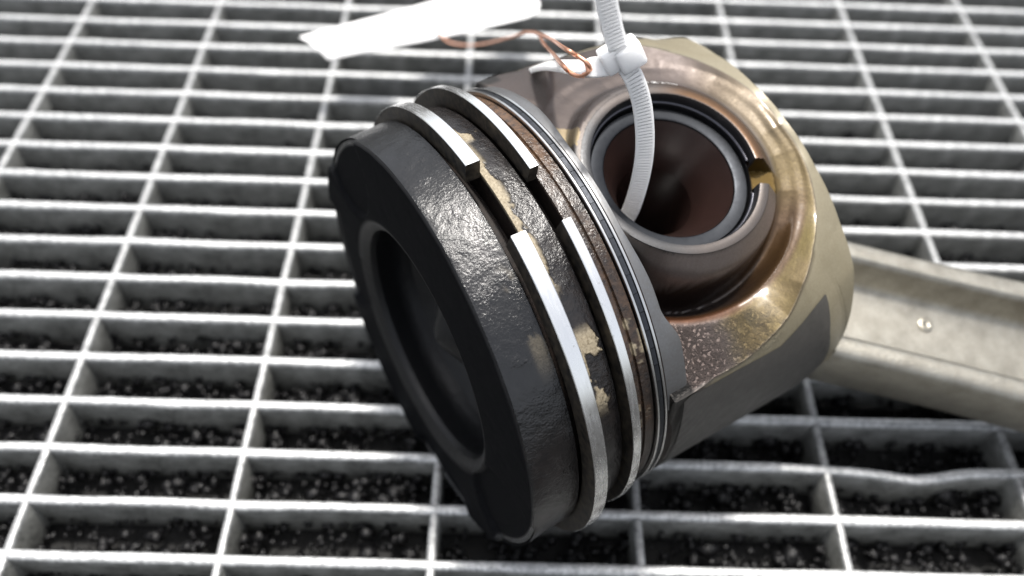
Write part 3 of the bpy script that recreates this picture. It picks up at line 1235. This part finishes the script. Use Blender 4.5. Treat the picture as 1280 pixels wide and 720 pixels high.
# ------------------------------------------------------------------ paper tag and copper wire
TZ0, TZ1 = 17.0, 22.0
near = [at_z(410, 74, TZ0), at_z(450, 66, TZ0 - .4), at_z(540, 48.5, TZ0), at_z(610, 33, TZ0 + .5), at_z(660, 21, TZ0 + .6)]
far = [at_z(374, 46, TZ1), at_z(415, 35, TZ1 - .4), at_z(500, 13, TZ1), at_z(575, -8, TZ1 + .4), at_z(632, -22, TZ1 + .4)]
tip = [at_z(677, 12, TZ0 + 2.0), at_z(670, -4, TZ0 + 5)]
cn, cf = catmull(near, 6), catmull(far, 6)
V, F = [], []
nw = 8
cnt = np.mean(near + far, 0)
for i in range(len(cn)):
    for j in range(nw + 1):
        f = j / nw
        p = cn[i] * (1 - f) + cf[i] * f
        p = p + np.array([0, 0, 1.0]) * (1.0 * math.sin(math.pi * f) * (1 - i / len(cn)))
        V.append(p)
k = nw + 1
for i in range(len(cn) - 1):
    for j in range(nw):
        F.append((i * k + j, i * k + j + 1, (i + 1) * k + j + 1, (i + 1) * k + j))
# rounded end
b0 = (len(cn) - 1) * k
endc = [cn[-1] * .82 + tip[0] * .18]
prev = [b0 + j for j in range(k)]
for q in (.45, .75, .93):
    cur = []
    for j in range(k):
        f = (j / nw) * 2 - 1
        ext_ = math.sqrt(max(0, 1 - (f * q) ** 2)) if True else 1
        p0 = np.array(V[b0 + j])
        c_ = (cn[-1] + cf[-1]) / 2
        dir_ = (cn[-1] - cn[-2])
        dir_ = dir_ / np.linalg.norm(dir_)
        p = c_ + (p0 - c_) * math.sqrt(1 - q * q * .92) + dir_ * q * 6.5
        cur.append(len(V))
        V.append(p)
    for j in range(nw):
        F.append((prev[j], prev[j + 1], cur[j + 1], cur[j]))
    prev = cur
nv = len(V)
upn = np.array([0, 0, .35])
V = V + [np.array(p) - upn for p in V]
F2 = [tuple(nv + q for q in reversed(f)) for f in F]
from collections import Counter
ec = Counter()
for f in F:
    for a in range(4):
        ec[frozenset((f[a], f[(a + 1) % 4]))] += 1
F3 = []
for e_, c_ in ec.items():
    if c_ == 1:
        a, b = tuple(e_)
        F3.append((a, b, nv + b, nv + a))
tag = mesh_obj('paper_tag', (np.array(V) - cnt), F + F2 + F3, PAPER, None, 40)
tag.location = Vector((cnt * MM).tolist())
tag['label'] = 'blank white card tag hanging over the grating by a copper wire'
tag['category'] = 'tag'

wire_c = at_h(700, 70, 48)
w1 = [at_z(546, 38, TZ0 + 2), at_z(553, 46, TZ0 + .2), at_z(562, 53, TZ0 + 2), at_z(580, 56.5, TZ0 + 8), at_z(605, 55, TZ0 + 17), at_z(640, 46, TZ0 + 32), at_z(662, 40, TZ0 + 44), at_z(685, 47, TZ0 + 56),
      at_h(705, 60, 50.5), at_h(722, 70, 52.0), at_h(735, 80, 52), at_h(738, 92, 50.2), at_h(729, 95, 48.5)]
w2 = [at_z(655, 40, TZ0 + 42), at_z(672, 42, TZ0 + 48), at_z(680, 55, TZ0 + 53), at_z(692, 68, TZ0 + 59), at_h(702, 80, 47.8), at_h(712, 90, 48.8), at_h(723, 94.5, 49.5), at_h(735, 90, 51.0), at_h(732, 76, 51.8)]
parts = []
V, F = tube(catmull(w1, 12), .33, 8)
V2, F2 = tube(catmull(w2, 12), .33, 8)
n0 = len(V)
wire = mesh_obj('copper_wire', np.array(V + V2) - wire_c, F + [tuple(q + n0 for q in f) for f in F2], COPPER, None, 60)
wire.location = Vector((wire_c * MM).tolist())
wire['label'] = 'thin twisted copper wire joining the white tag to the cable tie'
wire['category'] = 'wire'

# ------------------------------------------------------------------ small stamped marks on the boss
fc = bpy.data.curves.new('stamped_marks', 'FONT')
fc.body = '1 0L Z V00'
fc.size = 1.0
fc.extrude = .05
fo = bpy.data.objects.new('stamped_marks', fc)
COL.objects.link(fo)
bpy.context.view_layer.update()
me = bpy.data.meshes.new_from_object(fo)
bpy.data.objects.remove(fo)
xs = np.array([v.co[:] for v in me.vertices])
w0 = xs[:, 0].max()
lx, rx = at_h(808, 104, 31.6), at_h(849, 104, 31.6)
verts = []
LQ = [((q - C0) @ AX, (q - C0) @ OT) for q in (lx, rx)]
span = math.hypot(LQ[1][0] - LQ[0][0], LQ[1][1] - LQ[0][1])
ex = np.array([LQ[1][0] - LQ[0][0], LQ[1][1] - LQ[0][1]]) / span
ey = np.array([ex[1], -ex[0]])
if (ey[0] * AX + ey[1] * OT) @ UP < 0:
    ey = -ey
for x, y, z in xs:
    p = np.array(LQ[0]) + ex * x / w0 * span + ey * y * span / w0
    verts.append((p[0], -p[1], surf_height(p[0], p[1]) + .06 + z))
F = [tuple(p.vertices) for p in me.polygons]
pobj('stamped_marks', verts, F, make_simple('painted_glint', (.85, .84, .82), .5, .3, 1.0, .1, 0), smooth=0)  # glint of the marks is painted in as a pale colour
